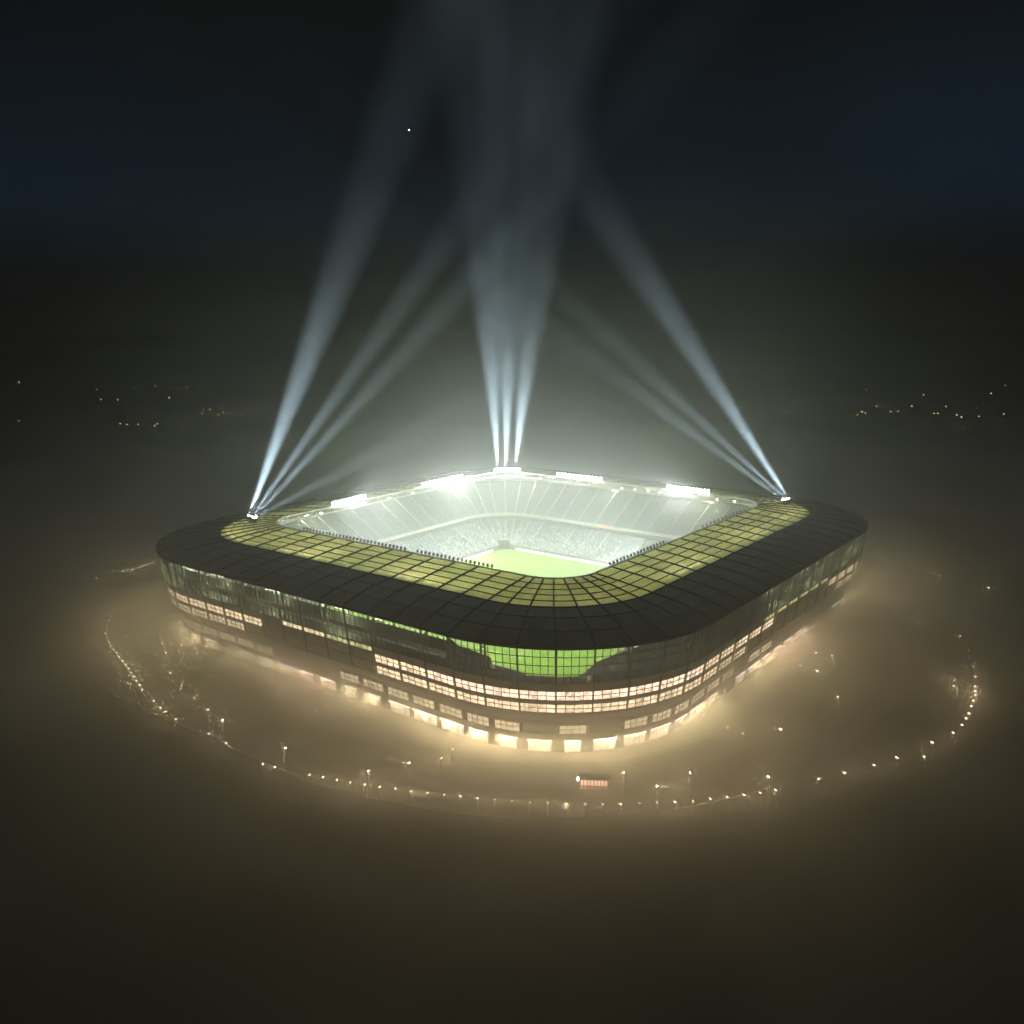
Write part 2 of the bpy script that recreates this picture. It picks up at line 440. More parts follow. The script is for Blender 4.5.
# perimeter boards
for nm, (x0, y0, x1, y1), lab in (
        ('e', (63.9, -54, 63.9, 54), 'long bright white advertising board in front of the right-hand far stand'),
        ('n', (-55, 60.9, 55, 60.9), 'long bright white advertising board in front of the left-hand far stand')):
    e = empty('perimeter_board', ((x0+x1)/2, (y0+y1)/2, 0.06), label=lab, cat='advertising board')
    dx, dy = (x1-x0)/2, (y1-y0)/2
    mb = MB(); mb.bar((-dx, -dy, .65), (dx, dy, .65), .12, 1.15); mb.build('panel', M['white_board'], e)
    mb = MB(); nx, ny = (.3, 0) if dx == 0 else (0, .3)
    for k in range(19):
        f = -1+2*k/18; mb.bar((dx*f+nx*.3, dy*f+ny*.3, 1.1), (dx*f+nx*1.6, dy*f+ny*1.6, 0), .08, .08)
    mb.build('bracket', M['grey_metal'], e)
# crowd: more seated people than anyone could count
mb = MB(); rnd = random.Random(3)
def person(p, d):
    s = Vector((-d.y, d.x, 0)); w = .26
    a = [p+s*w+d*.15, p-s*w+d*.15, p-s*w-d*.2, p+s*w-d*.2]
    mb.hexa(a+[q+Vector((0, 0, .62))+(p-q)*.25 for q in a])
    h = [p+s*.12+d*.12, p-s*.12+d*.12, p-s*.12-d*.12, p+s*.12-d*.12]
    mb.hexa([q+Vector((0, 0, .66)) for q in h]+[q+Vector((0, 0, .94))+(p-q)*.3 for q in h])
for _ in range(4600):
    t = rnd.uniform(2, 34); r = int(abs(rnd.gauss(0, 8)))
    if r > 23: continue
    dens = .25+.75*(math.exp(-((t-9)/3.0)**2)+math.exp(-((t-25)/3.5)**2))
    if rnd.random() > dens: continue
    w = LW0+(LW1-LW0)*(r+.6)/24; zz = LZ0+(LZ1-LZ0)*r/24
    person(stand(t, w, zz+.4), nrm(t)*-1)
M['crowd'] = mat('crowd', (.78, .78, .78), .8, noise=.75, scale=1.2)
tag(mb.build('crowd', M['crowd']), label='scattered spectators in pale clothes on the lower tiers of the far stands', cat='crowd', kind='stuff')

# ---- facade
def inset(z):
    for (z0, d0), (z1, d1) in zip(PROF[:-1], PROF[1:]):
        if z1 <= z <= z0: return d0+(d1-d0)*(z0-z)/(z0-z1)
    return PROF[-1][1]
PROF = [(32.0, .3), (21.0, 1.7), (12.3, 3.0), (9.0, 5.6), (0, 6.6)]
def within(x, iv): return any(a <= x <= b for a, b in iv)
ROW0 = [(276, 376), (764, 822)]
ROW1 = [(150, 262), (372, 766), (826, 870)]
ROW2 = [(150, 238), (388, 742), (830, 870)]
ROW3 = [(150, 282), (346, 404), (414, 512), (560, 590), (614, 738), (742, 772), (838, 858)]
DOOR = [(176, 226), (236, 250), (256, 276), (285, 300), (306, 338), (345, 410), (418, 514), (538, 636), (655, 712), (738, 802), (834, 852)]
GLV = [31.0, 28.6, 26.2, 23.8, 21.3]
entr = []
def panel(mb, t0, t1, z0, z1, dd, n=4):
    mb.loft([fac(t0+(t1-t0)*k/n, inset(z0)+dd, z0) for k in range(n+1)], [fac(t0+(t1-t0)*k/n, inset(z1)+dd, z1) for k in range(n+1)])
def grid(mb, t0, t1, z0, z1, nv, nh, w, dd=0.0):
    for k in range(nv+1):
        t = t0+(t1-t0)*k/nv; mb.bar(fac(t, inset(z0)+dd, z0), fac(t, inset(z1)+dd, z1), w, w, up=nrm(t))
    for j in range(nh+1):
        z = z0+(z1-z0)*j/nh
        for k in range(2):
            a = t0+(t1-t0)*k/2; b = t0+(t1-t0)*(k+1)/2; mb.bar(fac(a, inset(z)+dd, z), fac(b, inset(z)+dd, z), w, w)
rw = random.Random(11)
for i in range(NB):
    c = i+.5; X, Y = px(fac(c, 3, 16)); n = nrm(c)
    seen = n.dot(CAM-fac(c, 0, 16)) > -12
    bay = MB()
    # heavy mullion and thin glazing bars of the upper glass
    for z0, z1 in ((31.2, 21), (21, 12.4)):
        bay.bar(fac(i, inset(z0)-.12, z0), fac(i, inset(z1)-.12, z1), .38 if z0 > 25 else .28, .5, up=nrm(i))
    for k in range(1, 5): bay.bar(fac(i+k/5, inset(31.0)-.02, 31.0), fac(i+k/5, inset(21.3)-.02, 21.3), .15, .2, up=nrm(c))
    for z in GLV:
        for k in range(2): bay.bar(fac(i+k/2, inset(z)-.03, z), fac(i+(k+1)/2, inset(z)-.03, z), .2, .17)
    fr = bay.build('facade_bay', M['frame'], stadium)
    g = MB(); panel(g, i, i+1, 21.3, 31.0, .1); g.build('glazing', M['glass'], fr)
    # walls: bands between the window rows
    wl = MB()
    r0 = seen and within(X, ROW0); r1 = seen and within(X, ROW1); r2 = seen and within(X, ROW2)
    def wall(z0, z1, dd=0.0): panel(wl, i, i+1, z0, z1, dd)
    wall(20.9, 21.3, -.05)
    if r0: pass
    else: wall(19.2, 20.9)
    if r1: wall(15.9, 16.3); 
    wall(18.9, 19.2, -.04)
    if not r1: wall(15.9, 18.9, .25)
    wall(15.2, 15.9, -.03)
    if not r2: wall(12.7, 15.2, .25)
    wall(12.3, 12.7, -.04)
    wall(9.0, 12.3)
    r3 = seen and within(px(fac(c, 6, 7))[0], ROW3); XD = px(fac(c, 6.5, 1.5))[0]; dr = seen and within(XD, DOOR)
    wall(8.0, 9.0)
    if not r3: wall(5.4, 8.0, .2)
    wall(3.5, 5.4)
    if not dr: wall(0, 3.5, .15)
    wl.build('wall', M['cladding'], fr)
    def window(z0, z1, m, nv=4, nh=2, name='window', pad=.015):
        b = MB()
        for q in range(nv): panel(b, i+pad+(1-2*pad)*q/nv, i+pad+(1-2*pad)*(q+1)/nv, z0, z1, .35, 1)
        w = b.build(name, m, fr); 
        f = MB(); grid(f, i+pad, i+1-pad, z0, z1, nv, nh, .17, .12); f.build(name+'_frame', M['frame'], fr)
    if r0: window(19.3, 20.8, M['win_yellow'] if X > 600 or rw.random() < .4 else M['win_dim'], 4, 1)
    if r1: window(16.3, 18.9, M['win_peach'] if 430 < X < 700 else M['win_warm'])
    if r2: window(12.7, 15.2, M['win_warm'] if 380 < X < 720 else M['win_dim'])
    if r3: window(5.4, 8.0, rw.choice([M['win_dim'], M['win_dim'], M['win_warm']]), 4, 2, 'lower_window', .1)
    if dr:
        big = rw.random()
        pink = 300 < XD < 340 or 775 < XD < 805
        far = XD < 300 or XD > 730
        m = M['door_pink'] if pink else M['door_dim'] if far and rw.random() < .5 else M['door_lit']
        pad = rw.uniform(.06, .26); hz = rw.choice([3.3, 3.3, 2.7, 3.0])
        b = MB()
        for q in range(4): panel(b, i+pad+(1-2*pad)*q/4, i+pad+(1-2*pad)*(q+1)/4, 0.05, hz, .5, 1)
        b.build('doorway', m, fr)
        f = MB(); grid(f, i+pad, i+1-pad, 0.05, 3.3, rw.choice([3, 4, 6]), 1, .16, .2)
        panel(f, i, i+pad, 0, 3.5, .15); panel(f, i+1-pad, i+1, 0, 3.5, .15); f.build('door_frame', M['cladding'], fr)
        k = MB(); 
        for q in range(2):
            k.bar(fac(i+pad+(1-2*pad)*q/2, 6.2, 3.35), fac(i+pad+(1-2*pad)*(q+1)/2, 6.2, 3.35), .3, .22)
        k.build('strip_lamp', M['purple'] if 284 < XD < 300 else M['strip'], fr)
        entr.append((c, XD, pink, far))
# floor slabs and columns behind the upper glass
sheetd = MB()
for z in (21.2,):
    sheetd.loft([fac(i/4, 1.9, z) for i in range(NB*4)], [fac(i/4, 6.6, z) for i in range(NB*4)], True)
sheetd.loft([fac(i/4, 3.2, 12.0) for i in range(NB*4)], [fac(i/4, 9, 12.0) for i in range(NB*4)], True)
sheetd.build('concourse_floor', M['concrete'], stadium)
for i in range(0, NB, 2):
    mb = MB(); mb.tube(fac(i, 3.9, 12.1), fac(i, 2.6, 30.5), .35, .3, 8); mb.build('column', M['frame_light'], stadium)

# ------------------------------------------------------------------ light constants (W)
K_FLOOD = .74; K_BEAM = 215.0; K_DOOR = 1.28; K_LAMP = .9
FLOODW = 60000*K_FLOOD
# ---- floodlight banks on the ring around the opening
def ring_t(u, v):
    """bay parameter of the point of the opening nearest the given direction of sight"""
    best = None
    for k in range(NB*8):
        X, Y = px(pt(*INN, k/8, ZI+1)); d = (X-u)**2+(Y-v)**2
        if best is None or d < best[0]: best = (d, k/8)
    return best[1]
flood_proto = None
def flood_unit(parent, p, d, lens, h=.5, pole=.9):
    """one floodlight: housing with cooling fins and a lens"""
    d = Vector(d).normalized(); up = Vector((0, 0, 1)); s = d.cross(up).normalized(); v = s.cross(d)
    b = MB(); hv = max(h, .5)
    a0 = [p+s*(h*x)+v*(hv*y) for x, y in ((-1, -1), (1, -1), (1, 1), (-1, 1))]
    b.hexa([q-d*.35+(p-q)*.35 for q in a0]+[q+d*.1 for q in a0])
    b.bar(p-v*hv, p-v*(hv+pole)-d*.05, .12, .12)
    o = b.build('floodlight', M['black_metal'], parent)
    if lens:
        l = MB(); q = .46
        a = [p+s*(q*x)+v*(q*y)+d*.115 for x, y in ((-1, -1), (1, -1), (1, 1), (-1, 1))]
        l.quad(*a); l.build('lens', lens, o)
    return o
BANKS = [(347, 503, 34), (443, 486, 40), (507, 472, 24), (579, 480, 44), (690, 492, 42)]
C0 = Vector((0, 0, 0))
for (u, v, wpx) in BANKS:
    t0 = ring_t(u-wpx/2, v); t1 = ring_t(u+wpx/2, v); 
    if abs(t1-t0) > NB/2: t1 += NB if t1 < t0 else -NB
    nf = 12
    fb = MB()
    for k in range(nf):
        a = t0+(t1-t0)*k/(nf-1); 
        for row in range(2):
            p = pt(ina-.5, inb-.5, inr, a, ZI+1.1+row*1.1-.0)
            d = Vector((-p.x*.7, -p.y*.7, 0)); d.normalize(); d.z = -.55
            flood_unit(stadium, p, d, M['flood_lens'])
        if k < nf-1:
            b = t0+(t1-t0)*(k+1)/(nf-1)
            for z in (ZI+.45, ZI+1.55): fb.bar(pt(ina-.2, inb-.2, inr, a, z), pt(ina-.2, inb-.2, inr, b, z), .15, .15)
    fb.build('floodlight_rack', M['grey_metal'], stadium)
    tm = (t0+t1)/2; p = pt(ina-1.4, inb-1.4, inr, tm, ZI+1.6)
    L_ = (pt(*INN, t0, 0)-pt(*INN, t1, 0)).length
    d = Vector((-p.x, -p.y, 0)).normalized(); d.z = -.38
    area('flood_light', p, d, L_, 2.2, FLOODW*wpx/40, (.93, 1, .97), stadium)
# near edge: floodlights seen from behind, their light goes to the far stands
def near_run(u0, v0, u1, v1, n, light=True):
    t0, t1 = ring_t(u0, v0), ring_t(u1, v1)
    for k in range(n):
        a = t0+(t1-t0)*k/(n-1); p = pt(ina-.25, inb-.25, inr, a, ZI+1.35)
        d = Vector((-p.x, -p.y, 0)).normalized(); d.z = -.35
        flood_unit(stadium, p, d, None, .34, .9)
    if light:
        tm = (t0+t1)/2; p = pt(ina-1.5, inb-1.5, inr, tm, ZI+1.4)
        d = -nrm(tm); d.z = -.35
        area('flood_light', p, d, (pt(*INN, t0, 0)-pt(*INN, t1, 0)).length, 1.0, FLOODW*.55, (.93, 1, .97), stadium)
near_run(304, 532, 404, 551, 30); near_run(416, 554, 493, 570, 19); near_run(610, 567, 664, 545, 17); near_run(703, 528, 744, 510, 12, False)
# small lamps on the far edge between the banks
for (u, v) in ((322, 511), (390, 499), (414, 494), (466, 481), (481, 478), (524, 477), (541, 479), (621, 488), (634, 489), (648, 491), (660, 492), (668, 492), (718, 497), (735, 499), (309, 534)):
    t = ring_t(u, v); p = pt(ina-.4, inb-.4, inr-.4, t, ZI-1.2)
    mb = MB(); mb.box(p.x-.4, p.y-.4, p.z-.3, p.x+.4, p.y+.4, p.z+.3); mb.build('edge_lamp', M['small_lens'], stadium)

# added fill lamps on the upper tier's back rail, brightening the roof from below
for k in range(14):
    t = GAP1+(k+.5)*(NB-(GAP1-GAP0))/14
    p = stand(t, 42.5, 26.6); q = stand(t, 34, 26.6)
    mb = MB(); mb.bar(stand(t-.2, 42.6, 26.4), stand(t+.2, 42.6, 26.4), .4, .3); mb.build('added_uplight', M['grey_metal'], stadium)
    d = (q-p).normalized(); d.z = .35
    area('roof_fill_light', p, d, 8, .4, 11500, (1, .98, .66), stadium)
# dim fill lamps added along the concourse ceiling to brighten the upper glass
for i in range(0, NB, 3):
    if 50 < i < 64: continue
    p = fac(i+.5, 4.2, 28.5)
    mb = MB(); mb.bar(fac(i+.2, 4.2, 28.7), fac(i+.8, 4.2, 28.7), .3, .15); mb.build('concourse_fill_lamp', M['conc_fill_lens'], stadium)
    n = nrm(i+.5); area('concourse_fill_light', p, (n.x*.25, n.y*.25, -1), 6, .3, 700, (.95, 1, .62), stadium)
# ------------------------------------------------------------------ searchlights on the roof
def searchlight(u, v, end, W, ang, label, group, col=(.66, .86, 1.0)):
    p = on_z(u, v, ZI+1.2); 
    for _ in range(4):
        best = min((( (roofpt(k/8, q/10)-Vector((p.x, p.y, 0))).xy.length, roofpt(k/8, q/10).z) for k in range(NB*8) for q in (2, 6, 10, 12, 14, 16, 18, 20)))
        zr = best[1]; p = on_z(u, v, zr+1.5)
    w = (p-CAM).dot(F); tgt = CAM+ray(*end)*w
    d = (tgt-p).normalized()
    e = empty('searchlight', (p.x, p.y, zr+.3), label=label, cat='searchlight', group=group)
    c = Vector((0, 0, 1.3))
    b = MB(); b.box(-.6, -.6, -.35, .6, .6, .25); b.build('base', M['black_metal'], e)
    s = d.cross(Vector((0, 0, 1))).normalized()
    b = MB()
    for q in (-1, 1): b.bar(Vector((0, 0, .25))+s*(.7*q), c+s*(.7*q), .12, .3)
    b.bar(Vector((0, 0, .28))-s*.75, Vector((0, 0, .28))+s*.75, .3, .12); b.build('yoke', M['black_metal'], e)
    b = MB(); b.tube(c-d*.55, c+d*.5, .45, .6, 14); b.tube(c-d*.75, c-d*.55, .25, .45, 14); b.build('drum', M['grey_metal'], e, False)
    b = MB(); b.tube(c+d*.5, c+d*.56, .55, .55, 14); b.build('lens', M['search_lens'], e)
    l = bpy.data.lights.new('beam_light', 'SPOT'); l.energy = W*K_BEAM; l.spot_size = R(ang); l.spot_blend = 1.0; l.shadow_soft_size = .8; l.color = col
    o = bpy.data.objects.new('beam_light', l); COL.objects.link(o); o.parent = e; o.location = c+d*.9
    o.rotation_euler = d.to_track_quat('-Z', 'Y').to_euler()
    return e
B0 = 60000
SG = 'searchlights on the stadium roof'
searchlight(248.5, 517, (394, 128), B0*1.3, 11, 'searchlight of the left roof corner throwing the steepest, brightest beam there', SG)
searchlight(251, 518, (446, 240), B0*.8, 7, 'searchlight of the left roof corner throwing the upper of two close slanting beams', SG)
searchlight(253, 519, (462, 290), B0*.6, 7, 'searchlight of the left roof corner throwing the lower of two close slanting beams', SG)
searchlight(255, 517.5, (470, 405), B0*.12, 10, 'searchlight of the left roof corner throwing the faint, lowest beam', SG)
searchlight(498, 470, (474, 90), B0*1.2, 13.5, 'searchlight on the far roof corner throwing the left of three upright beams', SG)
searchlight(506, 470, (512, 90), B0*1.35, 13.5, 'searchlight on the far roof corner throwing the middle of three upright beams', SG)
searchlight(515, 470, (558, 90), B0*1.2, 14.5, 'searchlight on the far roof corner throwing the right of three upright beams', SG)
searchlight(789, 500, (596, 200), B0*1.0, 9.5, 'searchlight of the right roof corner throwing the steepest, brightest beam there', SG)
searchlight(786.5, 500.5, (600, 330), B0*.5, 7, 'searchlight of the right roof corner throwing the upper of two flat slanting beams', SG)
searchlight(784, 500.5, (590, 358), B0*.35, 7, 'searchlight of the right roof corner throwing the lower of two flat slanting beams', SG)

# ------------------------------------------------------------------ ground
mb = MB(); n = 64; Rg = 9000
mb.v = [(0, 0, 0)]+[(Rg*math.cos(2*math.pi*k/n), Rg*math.sin(2*math.pi*k/n), 0) for k in range(n)]
mb.f = [(0, 1+k, 1+(k+1) % n) for k in range(n)]
tag(mb.build('ground', M['earth']), kind='structure')
def disc_ring(name, m, a0, b0, r0, a1, b1, r1, z):
    mb = MB(); mb.loft(ring(a0, b0, r0, z), ring(a1, b1, r1, z), True); return tag(mb.build(name, m), kind='structure')
disc_ring('plaza', M['paving'], 108, 104, 44, 126, 122, 62, .008)
disc_ring('car_park', M['asphalt'], 126, 122, 62, 150, 146, 110, .004)
mb = MB(); kb = [(149.7, 145.7, 109.7), (150.3, 146.3, 110.3)]
for zt, (q0, q1) in ((.13, kb),):
    A, B = ring(*q0, 0), ring(*q1, 0); A2, B2 = ring(*q0, zt), ring(*q1, zt)
    mb.loft(A, A2, True); mb.loft(A2, B2, True); mb.loft(B2, B, True)
tag(mb.build('kerb', M['kerb']), kind='structure')
# entrance spill lamps
for c, X, pink, far in entr:
    n = nrm(c); p = fac(c, 5.6, 3.2)
    d = n*1.0; d.z = -.45
    area('entrance_light', p, d, 5.0, .6, 1500*K_DOOR*rw.uniform(.35, 1.5)*(1.0 if 400 < X < 720 else .85), (1, .68, .44) if pink else (1, .775, .42), stadium)

# ------------------------------------------------------------------ lamps on the ground
def lamp_proto(h, lens, W, name):
    e = bpy.data.objects.new(name, None); COL.objects.link(e)
    b = MB(); b.tube((0, 0, 0), (0, 0, h), .055, .04, 8); b.tube((0, 0, 0), (0, 0, .5), .16, .14, 8); b.tube((0, 0, h), (.5, 0, h+.12), .05, .05, 6)
    b.build('pole', M['grey_metal'] if h > 6 else M['black_metal'], e)
    b = MB(); b.box(.25, -.17, h+.07, .95, .17, h+.2); hd = b.build('lamp_head', M['grey_metal'], e)
    b = MB(); b.box(.4, -.14, h-.12, .8, .14, h+.067); b.build('lens', lens, hd)
    l = bpy.data.lights.new('lamp_light', 'POINT'); l.energy = W*K_LAMP; l.color = (1, .76, .44); l.shadow_soft_size = .3
    o = bpy.data.objects.new('lamp_light', l); COL.objects.link(o); o.parent = e; o.location = (.6, 0, h-.4)
    return e
PR = {'ring': lamp_proto(3.4, M['lamp_lens'], 260, 'street_lamp'), 'dim': lamp_proto(3.4, M['lamp_lens'], 60, 'street_lamp'), 'tall': lamp_proto(7.5, M['lamp_white'], 420, 'plaza_lamp')}
used = set()
def put(u, v, kind, label, group, cat='street lamp'):
    h = {'ring': 3.4, 'dim': 3.4, 'tall': 7.5}[kind]
    p = on_z(u, v, h); o = PR[kind]
    if kind in used: o = copy_tree(PR[kind])
    used.add(kind)
    o.location = (p.x, p.y, 0); o.rotation_euler = (0, 0, math.atan2(-p.y, -p.x)); tag(o, label, cat, group)
def zz(L, x0, y0, s=.2539): return [(x0+a*s, y0+b*s) for a, b in L]
left = zz([(115, 180), (100, 194), (88, 206), (75, 222), (67, 240), (60, 255), (57, 272), (56, 290), (60, 306), (66, 323), (73, 338), (85, 352), (95, 366), (108, 382), (122, 397), (133, 412), (145, 428), (155, 443), (165, 460), (176, 476), (187, 493), (198, 510), (243, 556), (269, 583), (290, 598), (330, 628)], 90, 560)
for q in left: put(*q, 'ring', 'small lamp in the dense curved row of lamps left of the stadium', 'lamps of the left part of the ring')
sparse = zz([(461, 686), (529, 723), (673, 806), (721, 818), (858, 849), (912, 858), (966, 869), (1020, 879)], 90, 560)
for k, q in enumerate(sparse): put(*q, 'dim' if k in (2, 5) else 'ring', 'small lamp of the ring in the sparse stretch at the lower left of the stadium', 'lamps of the lower left part of the ring')
front = zz([(93, 651), (152, 660), (214, 667), (277, 677), (341, 684), (407, 691), (472, 697), (541, 704), (609, 710), (677, 715), (748, 720), (820, 722), (893, 725), (968, 727)], 340, 620) + zz([(27, 726), (100, 727), (170, 729), (243, 728), (317, 726), (386, 721), (457, 719), (529, 715), (598, 708), (665, 701), (731, 692), (795, 684), (857, 674)], 560, 620)
for k, q in enumerate(front): put(*q, 'dim' if k in (5, 13, 15, 18) else 'ring', 'small lamp in the even row of lamps in front of the stadium', 'lamps of the front part of the ring')
right = zz([(318, 1022), (420, 998), (537, 968), (627, 938), (735, 934), (766, 877), (849, 839), (884, 808), (900, 782), (911, 763), (921, 735), (928, 713), (935, 690), (936, 675), (936, 655), (936, 618), (928, 577), (911, 513), (875, 455)], 740, 520)
for k, q in enumerate(right): put(*q, 'dim' if k in (4, 7, 8, 9, 10, 15, 16, 17, 18) else 'ring', 'small lamp of the curved row of lamps right of the stadium', 'lamps of the right part of the ring')
farr = zz([(501, 117), (538, 125), (586, 146), (603, 150), (678, 171), (703, 183), (767, 209), (793, 218)], 740, 520)
for q in farr: put(*q, 'ring', 'small lamp in the far row of lamps behind the right end of the stadium', 'lamps of the far right part of the ring')
farl = zz([(125, 43), (142, 40), (163, 36), (187, 28), (204, 22), (223, 16), (245, 10)], 90, 560)
for q in farl: put(*q, 'ring', 'small lamp in the far row of lamps behind the left end of the stadium', 'lamps of the far left part of the ring')
pl = zz([(276, 330), (290, 363), (308, 446), (352, 493), (402, 543), (456, 590), (190, 210), (163, 268), (260, 105)], 90, 560)
for q in pl: put(*q, 'ring', 'lamp on the plaza between the left row of lamps and the stadium wall', 'plaza lamps left of the stadium')
pr = zz([(714, 400), (640, 315), (720, 291), (574, 305), (519, 350), (576, 358), (527, 206), (371, 535), (308, 522), (245, 574), (312, 594), (392, 697)], 740, 520)
for q in pr: put(*q, 'ring', 'lamp on the plaza between the right row of lamps and the stadium wall', 'plaza lamps right of the stadium')
put(*zz([(851, 633)], 740, 520)[0], 'ring', 'upper of two lamps close together inside the right row of lamps', None)
put(*zz([(851, 655)], 740, 520)[0], 'ring', 'lower of two lamps close together inside the right row of lamps', None)
put(*zz([(984, 265)], 740, 520)[0], 'ring', 'lone lamp outside the ring of lamps at the far right', None)
put(*zz([(22, 68)], 90, 560)[0], 'ring', 'lone lamp outside the ring of lamps at the far left', None)
fp = zz([(737, 535), (791, 510), (882, 594), (935, 570)], 90, 560)+zz([(440, 512), (395, 546)], 340, 620)+zz([(666, 427), (728, 448), (570, 376)], 560, 620)
for q, lab in zip(fp, ['lower left lamp of the pair in front of the blue-lit doorway', 'upper right lamp of the pair in front of the blue-lit doorway', 'lower left lamp of the pair below the pink-lit windows', 'upper right lamp of the pair below the pink-lit windows',
        'upper right lamp of the pair below the front left doorways', 'lower left lamp of the pair below the front left doorways', 'upper left lamp of the pair in front of the right-hand doorways', 'lower right lamp of the pair in front of the right-hand doorways', 'lamp close to the wall beside the rightmost front doorway']):
    put(*q, 'ring', lab, None)
tall = [(zz([(514, 632)], 90, 560)[0], 'tall lamp on the lower left plaza, nearest to the sparse lamps'), (zz([(763, 743)], 90, 560)[0], 'tall lamp with a lit pole standing alone at the lower left'),
        (zz([(268, 565)], 340, 620)[0], 'tall lamp with a lit pole below the front left doorways'), (zz([(107, 597)], 340, 620)[0], 'tall lamp right behind the left end of the front row of lamps'),
        (zz([(695, 467)], 340, 620)[0], 'lamp standing against the dark wall beside the front doorways'), (zz([(255, 603)], 560, 620)[0], 'brightest white tall lamp just right of the kiosk with orange windows'),
        (zz([(518, 605)], 560, 620)[0], 'tall lamp with a lit pole on the empty plaza at the lower right'), (zz([(386, 657)], 560, 620)[0], 'tall lamp right behind the middle of the front row of lamps'),
        (zz([(827, 620)], 560, 620)[0], 'tall lamp right behind the right end of the front row of lamps'), (zz([(875, 432)], 560, 620)[0], 'tall lamp on the right plaza beside the bare tree')]
for q, lab in tall: put(*q, 'tall', lab, 'tall lamps on the plaza', 'lamp')

# far town lights
fl = zz([(410, 319), (433, 322), (472, 322), (527, 327), (537, 320), (64, 309), (690, 285), (695, 272), (717, 270), (755, 265), (745, 289), (762, 280), (782, 283), (845, 270), (825, 287), (905, 290), (912, 268), (345, 236), (402, 238), (577, 231), (65, 178), (55, 183), (600, 198), (640, 195), (680, 193), (530, 190), (330, 203), (460, 200)], 0, 330, .293)
fr_ = zz([(180, 203), (130, 243), (190, 240), (297, 228), (280, 257), (268, 257), (408, 175), (525, 189), (558, 241), (523, 262), (498, 268), (512, 258), (603, 258), (626, 256), (670, 240), (707, 204), (740, 264), (752, 263), (778, 241), (826, 275), (812, 268), (882, 272), (920, 200), (965, 175), (20, 262), (960, 265)], 700, 330, .3164)
mid = [(651, 400), (683, 409), (451, 378), (562, 395), (620, 407), (395, 405), (420, 398)]
fm = MB(); fm.tube((0, 0, 0), (0, 0, 8), .12, .08, 6)
b2 = {}
for nm in ('lamp_far', 'lamp_far_white'):
    mb = MB(); mb.tube((0, 0, 0), (0, 0, 8), .12, .08, 6); i0 = len(mb.f)
    mb.tube((0, 0, 7.7), (0, 0, 8.2), .28, .4, 8); mb.tube((0, 0, 8.2), (0, 0, 8.5), .4, .16, 8)
    me = bpy.data.meshes.new('town_lamp'); me.from_pydata(mb.v, [], mb.f); me.materials.append(M['grey_metal']); me.materials.append(M[nm])
    for k, p in enumerate(me.polygons): p.material_index = 0 if k < i0 else 1
    b2[nm] = me
for L, lab, grp in ((fl, 'tiny amber lamp of the dim town lights far off at the left', 'town lights far left'), (fr_, 'tiny amber lamp of the dim town lights far off at the right', 'town lights far right'), (mid, 'tiny pale lamp seen far off behind the beams', 'town lights behind the beams')):
    for k, (u, v) in enumerate(L):
        o = bpy.data.objects.new('town_lamp', b2['lamp_far' if (k*7) % 3 else 'lamp_far_white']); COL.objects.link(o)
        p = on_z(u, v, 8.2); o.location = (p.x, p.y, 0); tag(o, lab, 'street lamp', grp)

# kiosk with a row of orange windows
p = on_z(594, 781.5, 2.0); d = (on_z(606, 781.5, 2)-on_z(583, 781, 2)).normalized(); ang = math.atan2(d.y, d.x)
kz = empty('kiosk', (p.x, p.y, 0), ang, label='low kiosk with a row of small glowing orange windows on the front plaza', cat='kiosk')
mb = MB(); mb.box(-3.4, 0, 0, 3.4, 2.2, 2.6); mb.build('body', M['cladding'], kz)
mb = MB(); mb.box(-3.7, -.7, 2.6, 3.7, 2.5, 2.8); mb.build('roof', M['dark_wall'], kz)
M['kiosk_win'] = no_sample(mat('kiosk_window', (.8, .5, .3), .4, emit=(1, .55, .36), es=2.4))
for k in range(8):
    x = -2.9+k*.83; mb = MB(); mb.box(x-.2, -.06, 1.0, x+.2, .02, 2.3); w = mb.build('window', M['kiosk_win'], kz)
mb = MB(); mb.bar((-3.9, -.3, 2.5), (-3.9, -.3, 3.1), .4, .4, up=(1, 0, 0)); mb.build('lamp', M['lamp_white'], kz)
area('kiosk_light', (0, -.5, 2.3), (0, -1, -.6), 6, .3, 300, (1, .55, .36), kz)

# bare tree lit by the lamp on the right plaza
def tree(u, v, h, label):
    p = on_z(u, v, h*.5); e = empty('bare_tree', (p.x, p.y, 0), label=label, cat='tree', group='bare trees on the right plaza'); rr_ = random.Random(int(u))
    tr = MB(); tr.tube((0, 0, 0), (.1, .05, h*.4), .22, .13, 8); tr.build('trunk', M['bark'], e)
    cr = MB()
    def grow(a, d, l, r, n):
        b = a+d*l; cr.tube(a, b, r, r*.65, 5, False)
        if n == 0: return
        for _ in range(3):
            nd = (d+Vector((rr_.uniform(-.8, .8), rr_.uniform(-.8, .8), rr_.uniform(-.1, .5)))).normalized(); grow(b, nd, l*rr_.uniform(.6, .85), r*.6, n-1)
    for k in range(4):
        an = k*1.57+rr_.uniform(0, .6); grow(Vector((.1, .05, h*.4)), Vector((math.cos(an)*.7, math.sin(an)*.7, .8)).normalized(), h*.2, .09, 3)
    cr.build('crown', M['bark'], e)
M['bark'] = mat('bark', (.16, .14, .11), .9, noise=.3, scale=3)
tree(814, 719, 9, 'pale bare tree on the right plaza, nearest to the front row of lamps')
tree(827, 709, 7, 'smaller bare tree on the right plaza, just behind the other')

# star
mb = MB(); pS = CAM+ray(409, 130)*14000
mb.tube((0, 0, -7), (0, 0, 0), 1, 10, 8); mb.tube((0, 0, 0), (0, 0, 7), 10, 1, 8)
M['star'] = no_sample(mat('star', (1, 1, 1), .5, emit=(.8, .95, 1), es=30))
st = mb.build('star', M['star']); st.location = pS; tag(st, 'single bright star in the dark sky above the left beam', 'star')

